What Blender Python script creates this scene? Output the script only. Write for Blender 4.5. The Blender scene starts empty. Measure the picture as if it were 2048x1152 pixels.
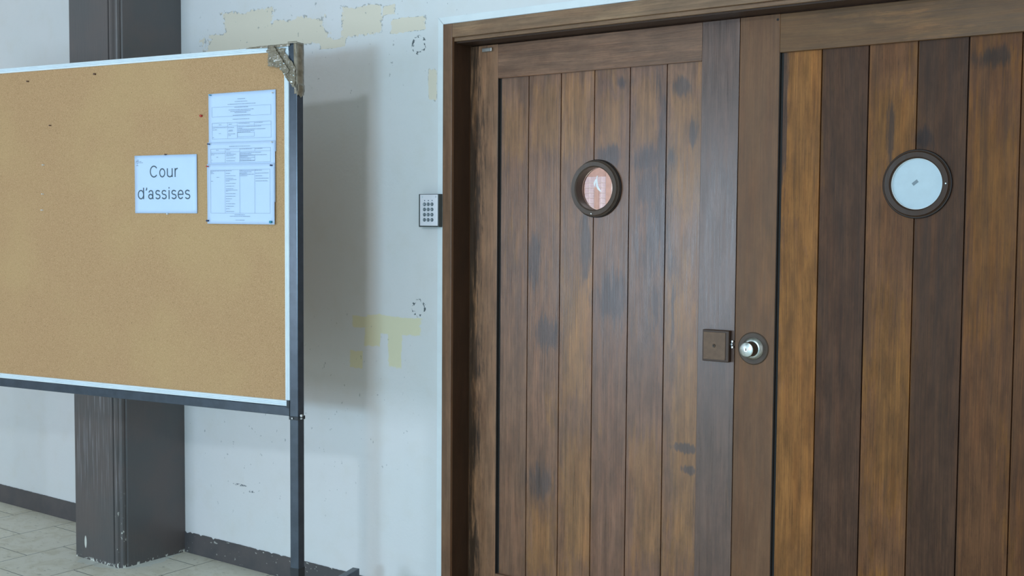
import bpy, bmesh, math, random
from mathutils import Vector, Matrix, noise as mnoise
random.seed(7)
S = bpy.context.scene
COL = S.collection
PI = math.pi

# ------------------------------------------------------------------ camera
FPX = 2333.0
cd = bpy.data.cameras.new('camera'); cam = bpy.data.objects.new('camera', cd); COL.objects.link(cam)
cd.sensor_width = 36.0; cd.lens = FPX * 36.0 / 2048.0; cd.clip_start = 0.05
DOWN = Vector((-294, 42500, FPX)).normalized()
RX = Vector((3164, 150, -FPX)); RX = (RX - RX.dot(DOWN) * DOWN).normalized()
RY = DOWN.cross(RX)
if RY.z < 0: RY = -RY
RZ = -DOWN
# rows RX, RY, RZ express the world axes in (right, down, forward) of the camera
m = Matrix.Identity(4)
for i, r in enumerate((RX, RY, RZ)):
    m[i][0] = r[0]; m[i][1] = -r[1]; m[i][2] = -r[2]
m.translation = Vector((0, -3.293, 1.48))
cam.matrix_world = m
S.camera = cam

# ------------------------------------------------------------------ world, lights, exposure
S.view_settings.view_transform = 'Standard'; S.view_settings.look = 'None'
S.view_settings.gamma = 1.0; S.view_settings.use_curve_mapping = False
S.view_settings.exposure = -0.46
w = bpy.data.worlds.new('world'); S.world = w; w.use_nodes = True
w.node_tree.nodes['Background'].inputs[0].default_value = (0.80, 0.86, 0.92, 1)
w.node_tree.nodes['Background'].inputs[1].default_value = 1.05

def area(name, loc, target, sx, sy, power, color, spread=180):
    l = bpy.data.lights.new(name, 'AREA'); l.shape = 'RECTANGLE'; l.size = sx; l.size_y = sy
    l.energy = power; l.color = color; l.spread = math.radians(spread)
    o = bpy.data.objects.new(name, l); COL.objects.link(o); o.location = loc
    d = Vector(target) - Vector(loc)
    o.rotation_euler = d.to_track_quat('-Z', 'Y').to_euler()
    return o
WY = -5.6      # the corridor's window side
area('daylight_low_window', (-1.60, WY, 1.42), (-1.60, 0, 1.42), 0.70, 0.36, 130, (0.46, 0.765, 1.0))
area('daylight_high_window', (-1.04, WY, 3.17), (-1.04, 0, 3.17), 0.30, 0.24, 84, (0.75, 0.88, 1.0))
area('daylight_long_window', (-4.85, WY, 1.25), (-4.85, 0, 1.25), 1.5, 1.5, 112, (0.66, 0.82, 1.0))
area('courtroom_fill', (-2.6, 1.2, 2.75), (-2.6, 1.3, 0), 0.9, 0.6, 105, (0.97, 0.95, 1.0))  # unseen fill light, added to brighten the room behind the left porthole

# ------------------------------------------------------------------ node helpers
def sR(c): 
    c = c / 255.0
    return c / 12.92 if c <= 0.04045 else ((c + 0.055) / 1.055) ** 2.4
def rgb(r, g, b): return (sR(r), sR(g), sR(b), 1)
def wd(r, g, b):
    """varnish colour from how it looks in the corridor's bluish daylight"""
    return tuple(max(.004, (sR(v) - .015)) / e for v, e in zip((r, g, b), (.56, .74, .92))) + (1,)

class NT:
    def __init__(s, name):
        s.mat = bpy.data.materials.new(name); s.mat.use_nodes = True
        s.t = s.mat.node_tree; s.n = s.t.nodes; s.b = s.n['Principled BSDF']
        s.out = s.n['Material Output']
        s._pos = None
    def link(s, a, b): s.t.links.new(a, b)
    def put(s, sock, v):
        if isinstance(v, bpy.types.NodeSocket): s.link(v, sock)
        else: sock.default_value = v
    def pos(s):
        if s._pos is None: s._pos = s.n.new('ShaderNodeNewGeometry').outputs['Position']
        return s._pos
    def math(s, op, a, b=None, c=None, clamp=False):
        n = s.n.new('ShaderNodeMath'); n.operation = op; n.use_clamp = clamp
        s.put(n.inputs[0], a)
        if b is not None: s.put(n.inputs[1], b)
        if c is not None: s.put(n.inputs[2], c)
        return n.outputs[0]
    def vmath(s, op, a, b=None):
        n = s.n.new('ShaderNodeVectorMath'); n.operation = op
        s.put(n.inputs[0], a)
        if b is not None: s.put(n.inputs[1], b)
        return n.outputs['Value'] if op in ('LENGTH', 'DOT_PRODUCT') else n.outputs[0]
    def sep(s, v):
        n = s.n.new('ShaderNodeSeparateXYZ'); s.put(n.inputs[0], v); return n.outputs
    def comb(s, x, y, z):
        n = s.n.new('ShaderNodeCombineXYZ')
        for i, v in enumerate((x, y, z)): s.put(n.inputs[i], v)
        return n.outputs[0]
    def noise(s, scale, vec=None, w=None, detail=4, rough=0.55, dist=0.0, sc=1.0):
        n = s.n.new('ShaderNodeTexNoise')
        if w is not None: n.noise_dimensions = '4D'; s.put(n.inputs['W'], w)
        v = vec if vec is not None else s.pos()
        s.link(s.vmath('MULTIPLY', v, scale if isinstance(scale, tuple) else (scale,) * 3), n.inputs['Vector'])
        n.inputs['Scale'].default_value = sc; n.inputs['Detail'].default_value = detail
        n.inputs['Roughness'].default_value = rough; n.inputs['Distortion'].default_value = dist
        return n.outputs[0]
    def ramp(s, fac, stops, interp='LINEAR'):
        n = s.n.new('ShaderNodeValToRGB'); s.put(n.inputs[0], fac)
        e = n.color_ramp; e.interpolation = interp
        while len(e.elements) < len(stops): e.elements.new(0.5)
        for i, (p, c) in enumerate(stops):
            e.elements[i].position = p
            e.elements[i].color = c if isinstance(c, tuple) else (c, c, c, 1)
        return n.outputs[0]
    def smooth(s, v, lo, hi, a=0.0, b=1.0):
        n = s.n.new('ShaderNodeMapRange'); n.interpolation_type = 'SMOOTHSTEP'
        s.put(n.inputs[0], v)
        for i, x in enumerate((lo, hi, a, b)): n.inputs[i + 1].default_value = x
        return n.outputs[0]
    def mix(s, fac, a, b, mode='MIX'):
        n = s.n.new('ShaderNodeMix'); n.data_type = 'RGBA'; n.blend_type = mode
        s.put(n.inputs[0], fac); s.put(n.inputs[6], a); s.put(n.inputs[7], b)
        return n.outputs[2]
    def blobs(s, lst, boxy=False, vec=None):
        """distance field: 0 at a blob's centre, 1 on its outline; lst of (cx, cz, rx, rz) in the wall plane"""
        res = None
        for cx, cz, rx, rz in lst:
            d = s.vmath('SUBTRACT', vec or s.pos(), (cx, 0, cz))
            d = s.vmath('MULTIPLY', d, (1 / rx, 0, 1 / rz))
            if boxy:
                x = s.sep(s.vmath('ABSOLUTE', d)); l = s.math('MAXIMUM', x[0], x[2])
            else: l = s.vmath('LENGTH', d)
            res = l if res is None else s.math('MINIMUM', res, l)
        return res
    def bump(s, h, dist=0.002, strength=1.0):
        n = s.n.new('ShaderNodeBump'); s.put(n.inputs['Height'], h)
        n.inputs['Distance'].default_value = dist; n.inputs['Strength'].default_value = strength
        s.link(n.outputs[0], s.b.inputs['Normal'])
    def done(s, color=None, rough=None, metal=None, spec=None):
        if color is not None: s.put(s.b.inputs['Base Color'], color)
        if rough is not None: s.put(s.b.inputs['Roughness'], rough)
        if metal is not None: s.put(s.b.inputs['Metallic'], metal)
        if spec is not None: s.put(s.b.inputs['Specular IOR Level'], spec)
        return s.mat

def plain(name, col, rough=0.5, metal=0.0, var=0.06, sc=40.0, bump=0.0, spec=0.5):
    t = NT(name); n = t.noise(sc)
    k = t.smooth(n, 0.3, 0.7, 1 - var, 1 + var)
    c = t.mix(1.0, col, t.comb(k, k, k), 'MULTIPLY')
    if bump: t.bump(n, bump)
    return t.done(c, rough, metal, spec)

# ------------------------------------------------------------------ wood
def wood(name, base, worn, dark, axis='z', seed=0.0, rough=0.4, spec=0.5, worn_amt=0.5, tones=None,
         darks=(), golds=(), contrast=1.0, dark_amt=0.5, dark_max=0.9):
    """base / worn / dark are varnish colours; tones: list of (x_right_edge, colour mult, wear shift) per plank"""
    t = NT(name)
    p = t.sep(t.pos())
    if axis == 'z': u, v = p[0], p[2]
    else: u, v = p[2], p[0]
    off = seed
    mult = None
    if tones:
        x0 = tones[0][0]; x1 = tones[-1][1]
        f = t.math('DIVIDE', t.math('SUBTRACT', p[0], x0), x1 - x0)
        st = []; so = []; sw = []
        for i, (a, b, c, wv) in enumerate(tones):
            q = max(0.0, (a - x0) / (x1 - x0))
            st.append((q, c)); so.append((q, (i * 0.137 + 0.05) % 1.0)); sw.append((q, wv))
        mult = t.ramp(f, st, 'CONSTANT')
        off = t.math('MULTIPLY_ADD', t.ramp(f, so, 'CONSTANT'), 60.0, seed)
        wsh = t.ramp(f, sw, 'CONSTANT')
    vec = t.comb(u, v, p[1])
    warp = t.noise((2.5, 1.2, 2.5), vec, off, 2)
    u2 = t.math('MULTIPLY_ADD', warp, 0.03, u)
    vec = t.comb(u2, v, p[1])
    broad = t.noise((7, 2.2, 7), vec, off, 3, 0.6)
    mid = t.noise((55, 2.4, 55), vec, off, 5, 0.65)
    fine = t.noise((300, 4.5, 300), vec, off, 4, 0.7)
    mott = t.noise((26, 7, 26), vec, off, 4, 0.65)
    pore = t.noise((700, 45, 700), vec, off, 2, 0.5)
    ragged = t.noise((70, 9, 70), vec, off, 5, 0.7)
    # worn patches
    wm = t.math('MULTIPLY_ADD', t.math('SUBTRACT', ragged, 0.5), 0.55, broad)
    if tones: wm = t.math('ADD', wm, t.math('MULTIPLY_ADD', wsh, 0.6, -0.3))
    wm = t.smooth(wm, 0.56 - 0.2 * (worn_amt - 0.5), 0.70 - 0.2 * (worn_amt - 0.5))
    stri = t.noise((130, 5, 130), vec, off, 4, 0.7)
    jag = t.math('MULTIPLY_ADD', t.math('SUBTRACT', ragged, 0.5), 1.8, t.math('MULTIPLY', t.math('SUBTRACT', stri, 0.5), 1.4))
    jag = t.math('MULTIPLY_ADD', t.math('SUBTRACT', broad, 0.5), 1.8, jag)
    if golds:
        g = t.math('ADD', t.blobs(golds, True), t.math('MULTIPLY', jag, 1.25))
        wm = t.math('MAXIMUM', wm, t.smooth(g, 1.35, 0.62, 0, .9))
    dm = t.smooth(t.noise((5, 1.4, 5), vec, t.math('ADD', off, 9.3) if tones else seed + 9.3, 4, 0.65), 0.54, 0.72)
    dm = t.math('MULTIPLY', dm, dark_amt)
    if darks:
        g = t.math('ADD', t.blobs(darks), t.math('MULTIPLY', jag, 1.5))
        dm = t.math('MAXIMUM', dm, t.smooth(g, 1.35, 0.5, 0.0, dark_max))
    c = t.mix(wm, base, worn)
    c = t.mix(dm, c, dark)
    k = t.smooth(mid, 0.25, 0.75, 1 - 0.24 * contrast, 1 + 0.24 * contrast)
    k = t.math('MULTIPLY', k, t.smooth(fine, 0.28, 0.72, 1 - 0.27 * contrast, 1 + 0.22 * contrast))
    k = t.math('MULTIPLY', k, t.smooth(mott, 0.3, 0.7, 1 - 0.22 * contrast, 1 + 0.2 * contrast))
    k = t.math('MULTIPLY', k, t.smooth(pore, 0.30, 0.42, 1 - 0.28 * contrast, 1.0))
    hue = t.noise((30, 3, 30), vec, seed + 3.0, 3)
    c = t.mix(t.smooth(hue, 0.4, 0.7, 0, 0.6), c, t.mix(1.0, c, (1.08, 0.96, 0.88, 1), 'MULTIPLY'))
    c = t.mix(1.0, c, t.comb(k, k, k), 'MULTIPLY')
    if mult is not None: c = t.mix(1.0, c, mult, 'MULTIPLY')
    hs = t.n.new('ShaderNodeHueSaturation'); hs.inputs['Saturation'].default_value = 1.02; hs.inputs['Value'].default_value = .90
    t.link(c, hs.inputs['Color']); c = hs.outputs[0]
    r = t.smooth(t.math('ADD', t.math('MULTIPLY', mid, 0.5), t.math('MULTIPLY', fine, 0.5)), 0.3, 0.7, rough - 0.07, rough + 0.1)
    t.bump(t.math('ADD', t.math('MULTIPLY', fine, 0.6), t.math('MULTIPLY', mid, 0.5)), 0.0009, 0.6)
    return t.done(c, r, 0.0, spec)

BASE = wd(106, 87, 74); WORN = wd(118, 95, 69); DARK = wd(74, 69, 71)
DARKS_L = [(-2.062,1.959,.036,.025),(-1.904,1.577,.022,.38),(-2.1,1.717,.055,.034),(-1.951,1.7,.068,.046),(-1.93,1.42,.06,.17),(-2.20,1.42,.02,.11),(-1.948,1.604,.048,.075),
           (-2.097,1.214,.062,.077),(-1.926,1.196,.034,.134),(-1.827,1.931,.032,.028),(-1.789,1.78,.016,.04),(-1.799,.746,.044,.012),
           (-1.785,.674,.028,.013),(-1.856,1.183,.017,.215),(-2.417,1.352,.024,.072),(-2.36,1.086,.052,.054),(-2.374,.552,.055,.064)]
GOLDS_L = [(-2.373,1.857,.057,.097),(-2.102,1.831,.055,.097),(-1.963,1.841,.046,.095),(-1.81,1.732,.049,.17),(-2.239,1.863,.052,.108),
           (-1.801,.722,.043,.349),(-2.227,.51,.053,.214),(-2.374,.342,.053,.128),(-1.941,.535,.058,.188),(-2.51,1.809,.047,.117),
           (-1.814,1.161,.051,.074),(-2.235,1.075,.057,.211)]
GOLDS_R = [(-1.412,1.814,.050,.178),(-1.410,1.051,.047,.263),(-1.412,.614,.049,.172),(-1.139,1.768,.062,.109),(-1.126,.955,.055,.281),(-.851,1.52,.06,.243)]
PLX = [-2.575, -2.445, -2.306, -2.168, -2.027, -1.887, -1.755]
PRX = [-1.490, -1.359, -1.215, -1.072, -0.931, -0.790, -0.668]
def tone(r, g, b): return (r, g, b, 1)
TL = [(PLX[0], PLX[1], tone(.92,.94,.94), .45), (PLX[1], PLX[2], tone(1.0,1.0,.98), .5), (PLX[2], PLX[3], tone(1.04,1.04,1.0), .55),
      (PLX[3], PLX[4], tone(.90,.90,.96), .42), (PLX[4], PLX[5], tone(.92,.92,.98), .42), (PLX[5], PLX[6], tone(.98,.98,.94), .5)]
TR = [(PRX[0], PRX[1], tone(1.02,.96,.84), .9), (PRX[1], PRX[2], tone(.44,.45,.48), .1), (PRX[2], PRX[3], tone(.78,.74,.62), .6),
      (PRX[3], PRX[4], tone(.40,.40,.40), .1), (PRX[4], PRX[5], tone(.66,.60,.47), .55), (PRX[5], PRX[6], tone(.60,.54,.42), .6)]
W_PL = wood('wood_planks_left', BASE, WORN, DARK, 'z', 1.0, .32, .75, .5, TL, DARKS_L, GOLDS_L, 1.05, .5)
W_PR = wood('wood_planks_right', BASE, WORN, DARK, 'z', 5.0, .55, .2, .5, TR, [(-1.480,1.80,.012,.22),(-1.145,1.72,.012,.12),(-1.05,1.73,.03,.03),(-.86,1.95,.06,.03)], GOLDS_R, 1.05, .3)
W_STL = wood('wood_stile_hinge_side', wd(116,98,82), wd(126,104,84), wd(62,55,49), 'z', 11.0, .4, .5, .4, None, [(-2.705, 1.0, .060, 1.6)], (), 1.0, .12, 1.0)
W_STM = wood('wood_stile_dark', wd(82,70,65), wd(92,76,66), wd(72,66,68), 'z', 14.0, .32, .9, .35)
W_STR = wood('wood_stile_brown', wd(98,82,68), wd(104,85,67), wd(84,72,62), 'z', 17.0, .5, .35, .5, None, (), (), .6)
W_RL = wood('wood_rail_left', wd(104,89,78), wd(112,94,80), wd(92,86,82), 'x', 21.0, .38, .5, .45)
W_RR = wood('wood_rail_right', wd(94,80,63), wd(112,93,70), wd(90,80,66), 'x', 24.0, .5, .35, .5, None, (), (), .7)
W_FR = wood('wood_frame', wd(100,86,74), wd(110,94,78), wd(90,82,74), 'z', 31.0, .42, .45, .5, None, (), (), .7)
W_HD = wood('wood_header', wd(110,99,86), wd(120,110,95), wd(94,90,80), 'x', 34.0, .42, .45, .6, None, (), (), .7)
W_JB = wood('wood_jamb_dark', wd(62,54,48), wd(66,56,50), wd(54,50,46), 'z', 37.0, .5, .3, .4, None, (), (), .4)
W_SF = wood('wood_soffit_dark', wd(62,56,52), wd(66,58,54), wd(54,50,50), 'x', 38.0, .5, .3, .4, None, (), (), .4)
W_RING = wood('wood_ring', wd(72,68,65), wd(77,71,66), wd(62,59,58), 'z', 41.0, .4, .45, .3, None, (), (), .4)
W_RING2 = wood('wood_ring_brown', wd(60,52,46), wd(66,56,48), wd(50,46,43), 'z', 44.0, .45, .3, .3, None, (), (), .4)
W_BOX = plain('lock_box_brown', wd(58,48,40), .45, 0, .1)
M_PLATE = plain('lock_plate_bronze', wd(88,77,66), .5, .1, .12, 60)
M_RINGD = plain('ring_edge_shade', wd(40,36,34), .4)  # dark colour paints in the shade at the porthole rings' outer steps
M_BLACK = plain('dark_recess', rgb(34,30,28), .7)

# ------------------------------------------------------------------ wall paint
def wall_material():
    t = NT('painted_plaster')
    base = rgb(226, 224, 224)
    n1 = t.noise(1.3, detail=3); n2 = t.noise(9.0, detail=5); n3 = t.noise(60.0, detail=3)
    c = t.mix(t.smooth(n1, 0.35, 0.7, 0, 0.35), base, rgb(214, 222, 222))
    c = t.mix(t.smooth(n2, 0.45, 0.8, 0, 0.25), c, rgb(214, 208, 196))
    edge = t.math('MULTIPLY_ADD', t.math('SUBTRACT', n2, 0.5), 1.3, t.math('MULTIPLY', t.math('SUBTRACT', n3, 0.5), 0.5))
    peel = [(-3.849,2.241,.235,.041),(-3.805,2.308,.147,.049),(-3.5,2.246,.158,.055),(-3.314,2.178,.069,.014),(-3.147,2.252,.099,.057),
            (-3.017,2.281,.032,.019),(-2.921,2.219,.084,.025),(-2.798,1.987,.019,.055)]
    d = t.math('ADD', t.blobs(peel, True), edge)
    c = t.mix(t.smooth(d, 1.03, 0.97, 0, .85), c, rgb(228, 216, 194))
    rim = t.math('MULTIPLY', t.smooth(d, 0.94, 0.99), t.smooth(d, 1.10, 1.02))
    rim = t.math('MULTIPLY', rim, t.smooth(t.noise(45.0, detail=2), 0.50, 0.58, 0, 0.55))
    c = t.mix(rim, c, rgb(120, 124, 126))
    yel = [(-2.986,1.092,.14,.033),(-3.152,1.096,.052,.022),(-3.1,1.041,.04,.036),(-2.983,.998,.034,.067),(-3.186,.949,.034,.034)]
    d2 = t.math('ADD', t.blobs(yel, True), t.math('MULTIPLY', edge, 0.7))
    c = t.mix(t.smooth(d2, 1.06, 0.92, 0, 0.8), c, rgb(230, 222, 182))
    # two worn rings of specks, where round fittings used to sit
    for cx, cz in ((-2.866, 2.138), (-2.863, 1.164)):
        v = t.vmath('MULTIPLY', t.vmath('SUBTRACT', t.pos(), (cx, 0, cz)), (1 / .031, 0, 1 / .031))
        l = t.vmath('LENGTH', v)
        ring = t.math('MULTIPLY', t.smooth(l, 0.72, 0.85), t.smooth(l, 1.22, 1.05))
        ring = t.math('MULTIPLY', ring, t.smooth(t.noise(95.0, w=cx * 3 + cz, detail=1), 0.52, 0.58))
        c = t.mix(ring, c, rgb(92, 100, 104))
    # small chips: nearly none on most of the wall, more in the zone behind the board's stand
    zone = t.smooth(t.blobs([(-3.75, .62, .75, .45), (-3.4, 2.2, 1.0, .3), (-3.2, .8, .4, .4)]), 1.1, 0.6)
    chip = t.math('MULTIPLY', t.smooth(t.noise((65, 65, 45), w=4.4, detail=2), 0.69, 0.72), zone)
    c = t.mix(t.math('MULTIPLY', chip, 0.5), c, rgb(120, 126, 128))
    scr = t.blobs([(-3.875, .354, .045, .005), (-3.80, .335, .02, .004), (-3.93, .72, .015, .012), (-3.70, 1.08, .02, .004)])
    scr = t.math('MULTIPLY', t.smooth(t.math('ADD', scr, edge), 1.1, 0.9), t.smooth(t.noise(120.0, detail=1), 0.45, 0.52))
    c = t.mix(scr, c, rgb(104, 110, 116))
    crack = t.math('MULTIPLY', t.smooth(t.noise((22, 22, 5), w=2.2, detail=4), 0.498, 0.503), t.smooth(t.noise((22, 22, 5), w=2.2, detail=4), 0.508, 0.503))
    t.bump(t.math('ADD', t.math('MULTIPLY', n2, 0.5), t.math('MULTIPLY', n3, 0.3)), 0.004, 0.5)
    return t.done(c, 0.62, 0, 0.3)
M_WALL = wall_material()
M_PLASTER = plain('corridor_plaster', rgb(196, 198, 194), .7)

def column_material(name, chips):
    t = NT(name)
    n = t.noise(5.0, detail=4)
    c = t.mix(t.smooth(n, 0.35, 0.65), rgb(96, 88, 86), rgb(88, 86, 86))
    p = t.sep(t.pos())
    # vertical brush streaks on the lower part of the shaft
    st = t.smooth(t.noise((160, 160, 3.2), detail=3, rough=.6), 0.52, 0.72)
    zb = t.math('MULTIPLY', t.smooth(p[2], 0.18, 0.42), t.smooth(p[2], 1.05, 0.8))
    fr = t.smooth(p[1], -0.325, -0.33)
    c = t.mix(t.math('MULTIPLY', t.math('MULTIPLY', st, zb), t.math('MULTIPLY', fr, 0.75)), c, rgb(158, 156, 160))
    if chips:
        cn = t.noise((70, 70, 45), detail=3)
        low = t.math('MULTIPLY', t.smooth(p[2], 0.016, 0.006), t.smooth(cn, 0.55, 0.60))
        ed = t.math('MULTIPLY', t.smooth(p[0], -4.285, -4.27), t.smooth(p[1], -0.30, -0.31))
        ed = t.math('MULTIPLY', ed, t.smooth(p[2], 0.42, 0.05, 0.0, 1.0))
        ed = t.math('MULTIPLY', ed, t.smooth(cn, 0.64, 0.675))
        spot = t.math('MULTIPLY', t.smooth(t.blobs([(-4.497, .075, .008, .028)]), 1.1, .8), fr)
        m_ = t.math('MAXIMUM', t.math('MAXIMUM', low, ed), spot)
        c = t.mix(m_, c, rgb(215, 214, 205))
    t.bump(t.noise((120, 120, 6), detail=3), 0.0015, 0.5)
    return t.done(c, 0.38, 0, 0.5)
M_COL = column_material('column_brown_paint', True)

def skirting_material():
    t = NT('skirting_paint')
    p = t.sep(t.pos())
    c = t.mix(t.smooth(t.noise(8.0), .35, .65), rgb(92, 86, 86), rgb(80, 78, 80))
    chip = t.math('MULTIPLY', t.smooth(t.noise((38, 38, 60), detail=3), 0.655, 0.69), t.smooth(p[2], 0.07, 0.094, 0.5, 1.0))
    chip = t.math('MULTIPLY', chip, t.smooth(p[0], -4.6, -4.25))
    c = t.mix(chip, c, rgb(200, 198, 190))
    return t.done(c, 0.5, 0, 0.4)
M_SKIRT = skirting_material()

def floor_material():
    t = NT('floor_tiles')
    p = t.sep(t.pos())
    br = t.n.new('ShaderNodeTexBrick')
    br.offset = 0.5; br.offset_frequency = 2; br.squash = 1.0
    # rows run away from the wall
    v = t.comb(t.math('ADD', p[1], 0.29 + 0.355 * 20), t.math('ADD', p[0], 5.10 + 0.355 * 20), 0.0)
    t.link(v, br.inputs['Vector'])
    br.inputs['Scale'].default_value = 1.0; br.inputs['Mortar Size'].default_value = 0.0022
    br.inputs['Mortar Smooth'].default_value = 0.2
    br.inputs['Brick Width'].default_value = 0.355; br.inputs['Row Height'].default_value = 0.355
    br.inputs['Color1'].default_value = rgb(234, 228, 210); br.inputs['Color2'].default_value = rgb(226, 220, 204)
    br.inputs['Mortar'].default_value = rgb(84, 86, 84)
    vein = t.noise((9, 9, 9), detail=6, rough=.65, dist=1.5)
    c = t.mix(t.smooth(vein, 0.42, 0.72, 0, 0.55), br.outputs[0], rgb(200, 190, 164))
    c = t.mix(t.smooth(t.noise((26, 60, 9), detail=4), 0.60, 0.70, 0, 0.5), c, rgb(160, 156, 142))
    cem = t.math('ADD', t.vmath('LENGTH', t.vmath('MULTIPLY', t.vmath('SUBTRACT', t.pos(), (-4.40, -.19, 0)), (1 / .215, 1 / .20, 0))),
                 t.math('MULTIPLY', t.math('SUBTRACT', t.noise(14.0), 0.5), 0.5))
    c = t.mix(t.smooth(cem, 1.03, 0.97, 0, 0.5), c, rgb(222, 228, 224))
    t.bump(br.outputs['Fac'], -0.0015, 1.0)
    return t.done(c, t.smooth(vein, .3, .7, .42, .6), 0, 0.4)
M_FLOOR = floor_material()
M_WTRIM = plain('white_trim_paint', rgb(226, 232, 234), .45, 0, .03, 12)

def cork_material():
    t = NT('cork')
    f1 = t.noise(420.0, detail=3, rough=.7); f2 = t.noise(130.0, detail=3); f3 = t.noise(2.2, detail=3)
    c = t.ramp(f1, [(0.30, rgb(156, 121, 82)), (0.5, rgb(188, 148, 108)), (0.72, rgb(208, 171, 130))])
    c = t.mix(t.smooth(f2, 0.60, 0.72, 0, 0.35), c, rgb(140, 112, 74))
    c = t.mix(t.smooth(f3, 0.4, 0.7, 0, 0.3), c, rgb(200, 168, 118))
    holes = t.smooth(t.noise(150.0, w=7.0, detail=1), 0.76, 0.80)
    c = t.mix(holes, c, rgb(90, 72, 50))
    t.bump(t.math('ADD', f1, t.math('MULTIPLY', f2, 0.7)), 0.0012, 0.8)
    return t.done(c, 0.85, 0, 0.2)
M_CORK = cork_material()
M_ALU = plain('white_aluminium', rgb(226, 236, 242), .35, .0, .03, 20)
M_STEEL = plain('black_blue_steel', rgb(66, 76, 88), .26, .3, .12, 25, 0, .8)
M_STEEL2 = plain('dark_steel', rgb(46, 50, 54), .45, .2, .1, 30)
M_SILVER = plain('bright_steel', rgb(200, 202, 200), .28, 1.0, .08, 60)
def brushed():
    t = NT('brushed_steel'); n = t.noise((60, 400, 60), detail=3)
    return t.done(t.mix(t.smooth(n, .3, .7), rgb(168, 172, 168), rgb(214, 216, 210)), t.smooth(n, .3, .7, .3, .44), 1.0)
M_BRUSH = brushed()
M_BRONZE = plain('rose_dark', wd(66, 60, 54), .5, .0, .12, 50)
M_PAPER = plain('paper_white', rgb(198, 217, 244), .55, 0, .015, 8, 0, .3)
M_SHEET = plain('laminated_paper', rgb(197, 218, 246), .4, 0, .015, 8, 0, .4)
M_INK = plain('grey_ink', rgb(74, 92, 104), .6)
M_INKL = plain('pale_ink', rgb(122, 136, 152), .6)
M_TAPEC = None
def tape_material():
    t = NT('brown_parcel_tape')
    n = t.noise((50, 50, 50), detail=4)
    c = t.mix(t.smooth(n, .35, .65), rgb(122, 110, 92), rgb(146, 134, 116))
    t.bump(t.noise((30, 30, 30), detail=2), 0.003, .6)
    return t.done(c, 0.2, 0, .7)
M_TAPE = tape_material()
M_KEYB = plain('keypad_grey', rgb(78, 84, 84), .5)
M_KEYP = plain('keypad_plate', rgb(232, 230, 236), .35, .0, .03, 30)
M_KEY = plain('key_grey', rgb(112, 124, 132), .4, .4)
M_KEYT = plain('key_print', rgb(206, 216, 224), .5)
M_PINRED = plain('pin_red', rgb(190, 60, 44), .35)
M_PINBLUE = plain('pin_dark_blue', rgb(36, 56, 96), .35)
M_PINTEAL = plain('pin_teal', rgb(24, 140, 170), .35)
M_PINWHITE = plain('pin_white', rgb(220, 224, 226), .35)
M_PINBROWN = plain('pin_brown', rgb(96, 66, 50), .4)
M_FROST = plain('frosted_film', rgb(196, 212, 220), .5, 0, .03, 30, 0, .3)
M_SMUDGE = plain('film_label', rgb(128, 142, 150), .6)
M_PEACH = plain('peach_wall', rgb(214, 190, 182), .7)
M_BLIND = plain('pale_blind', rgb(226, 222, 234), .6)
M_STRIP = plain('white_tape', rgb(250, 250, 250), .5)
def glass_material():
    t = NT('clear_glass')
    tr = t.n.new('ShaderNodeBsdfTransparent'); gl = t.n.new('ShaderNodeBsdfGlossy'); gl.inputs['Roughness'].default_value = .03
    fr = t.n.new('ShaderNodeFresnel'); fr.inputs[0].default_value = 1.45
    mx = t.n.new('ShaderNodeMixShader'); t.link(fr.outputs[0], mx.inputs[0]); t.link(tr.outputs[0], mx.inputs[1]); t.link(gl.outputs[0], mx.inputs[2])
    t.link(mx.outputs[0], t.out.inputs[0]); return t.mat
M_GLASS = glass_material()

# ------------------------------------------------------------------ mesh helpers
def link(name, bm, mat, parent=None, bevel=0.0, smooth=False, mats=None, recalc=True):
    me = bpy.data.meshes.new(name)
    if recalc: bmesh.ops.recalc_face_normals(bm, faces=bm.faces[:])
    bm.to_mesh(me); bm.free()
    for mm in (mats or [mat]): me.materials.append(mm)
    if smooth:
        for p in me.polygons: p.use_smooth = True
    o = bpy.data.objects.new(name, me); COL.objects.link(o)
    if parent is not None: o.parent = parent
    if bevel:
        b = o.modifiers.new('bevel', 'BEVEL'); b.width = bevel; b.segments = 2; b.limit_method = 'ANGLE'; b.angle_limit = math.radians(40)
    return o
def box(bm, x0, x1, y0, y1, z0, z1, mi=0):
    r = bmesh.ops.create_cube(bm, size=1.0)
    for v in r['verts']:
        v.co = Vector(((x0 + x1) / 2 + v.co.x * (x1 - x0), (y0 + y1) / 2 + v.co.y * (y1 - y0), (z0 + z1) / 2 + v.co.z * (z1 - z0)))
    for f in set(f for v in r['verts'] for f in v.link_faces): f.material_index = mi
    return r['verts']
def boxo(name, x0, x1, y0, y1, z0, z1, mat, parent=None, bevel=0.0):
    bm = bmesh.new(); box(bm, x0, x1, y0, y1, z0, z1); return link(name, bm, mat, parent, bevel)
def prism(bm, pts, axis, a, b):
    """extrude a 2-D outline along an axis; pts in the other two coordinates"""
    def mk(p, s):
        return {'x': (s, p[0], p[1]), 'y': (p[0], s, p[1]), 'z': (p[0], p[1], s)}[axis]
    lo = [bm.verts.new(mk(p, a)) for p in pts]; hi = [bm.verts.new(mk(p, b)) for p in pts]
    n = len(pts)
    bm.faces.new(lo); bm.faces.new(hi[::-1])
    for i in range(n): bm.faces.new((lo[i], lo[(i + 1) % n], hi[(i + 1) % n], hi[i]))
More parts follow.
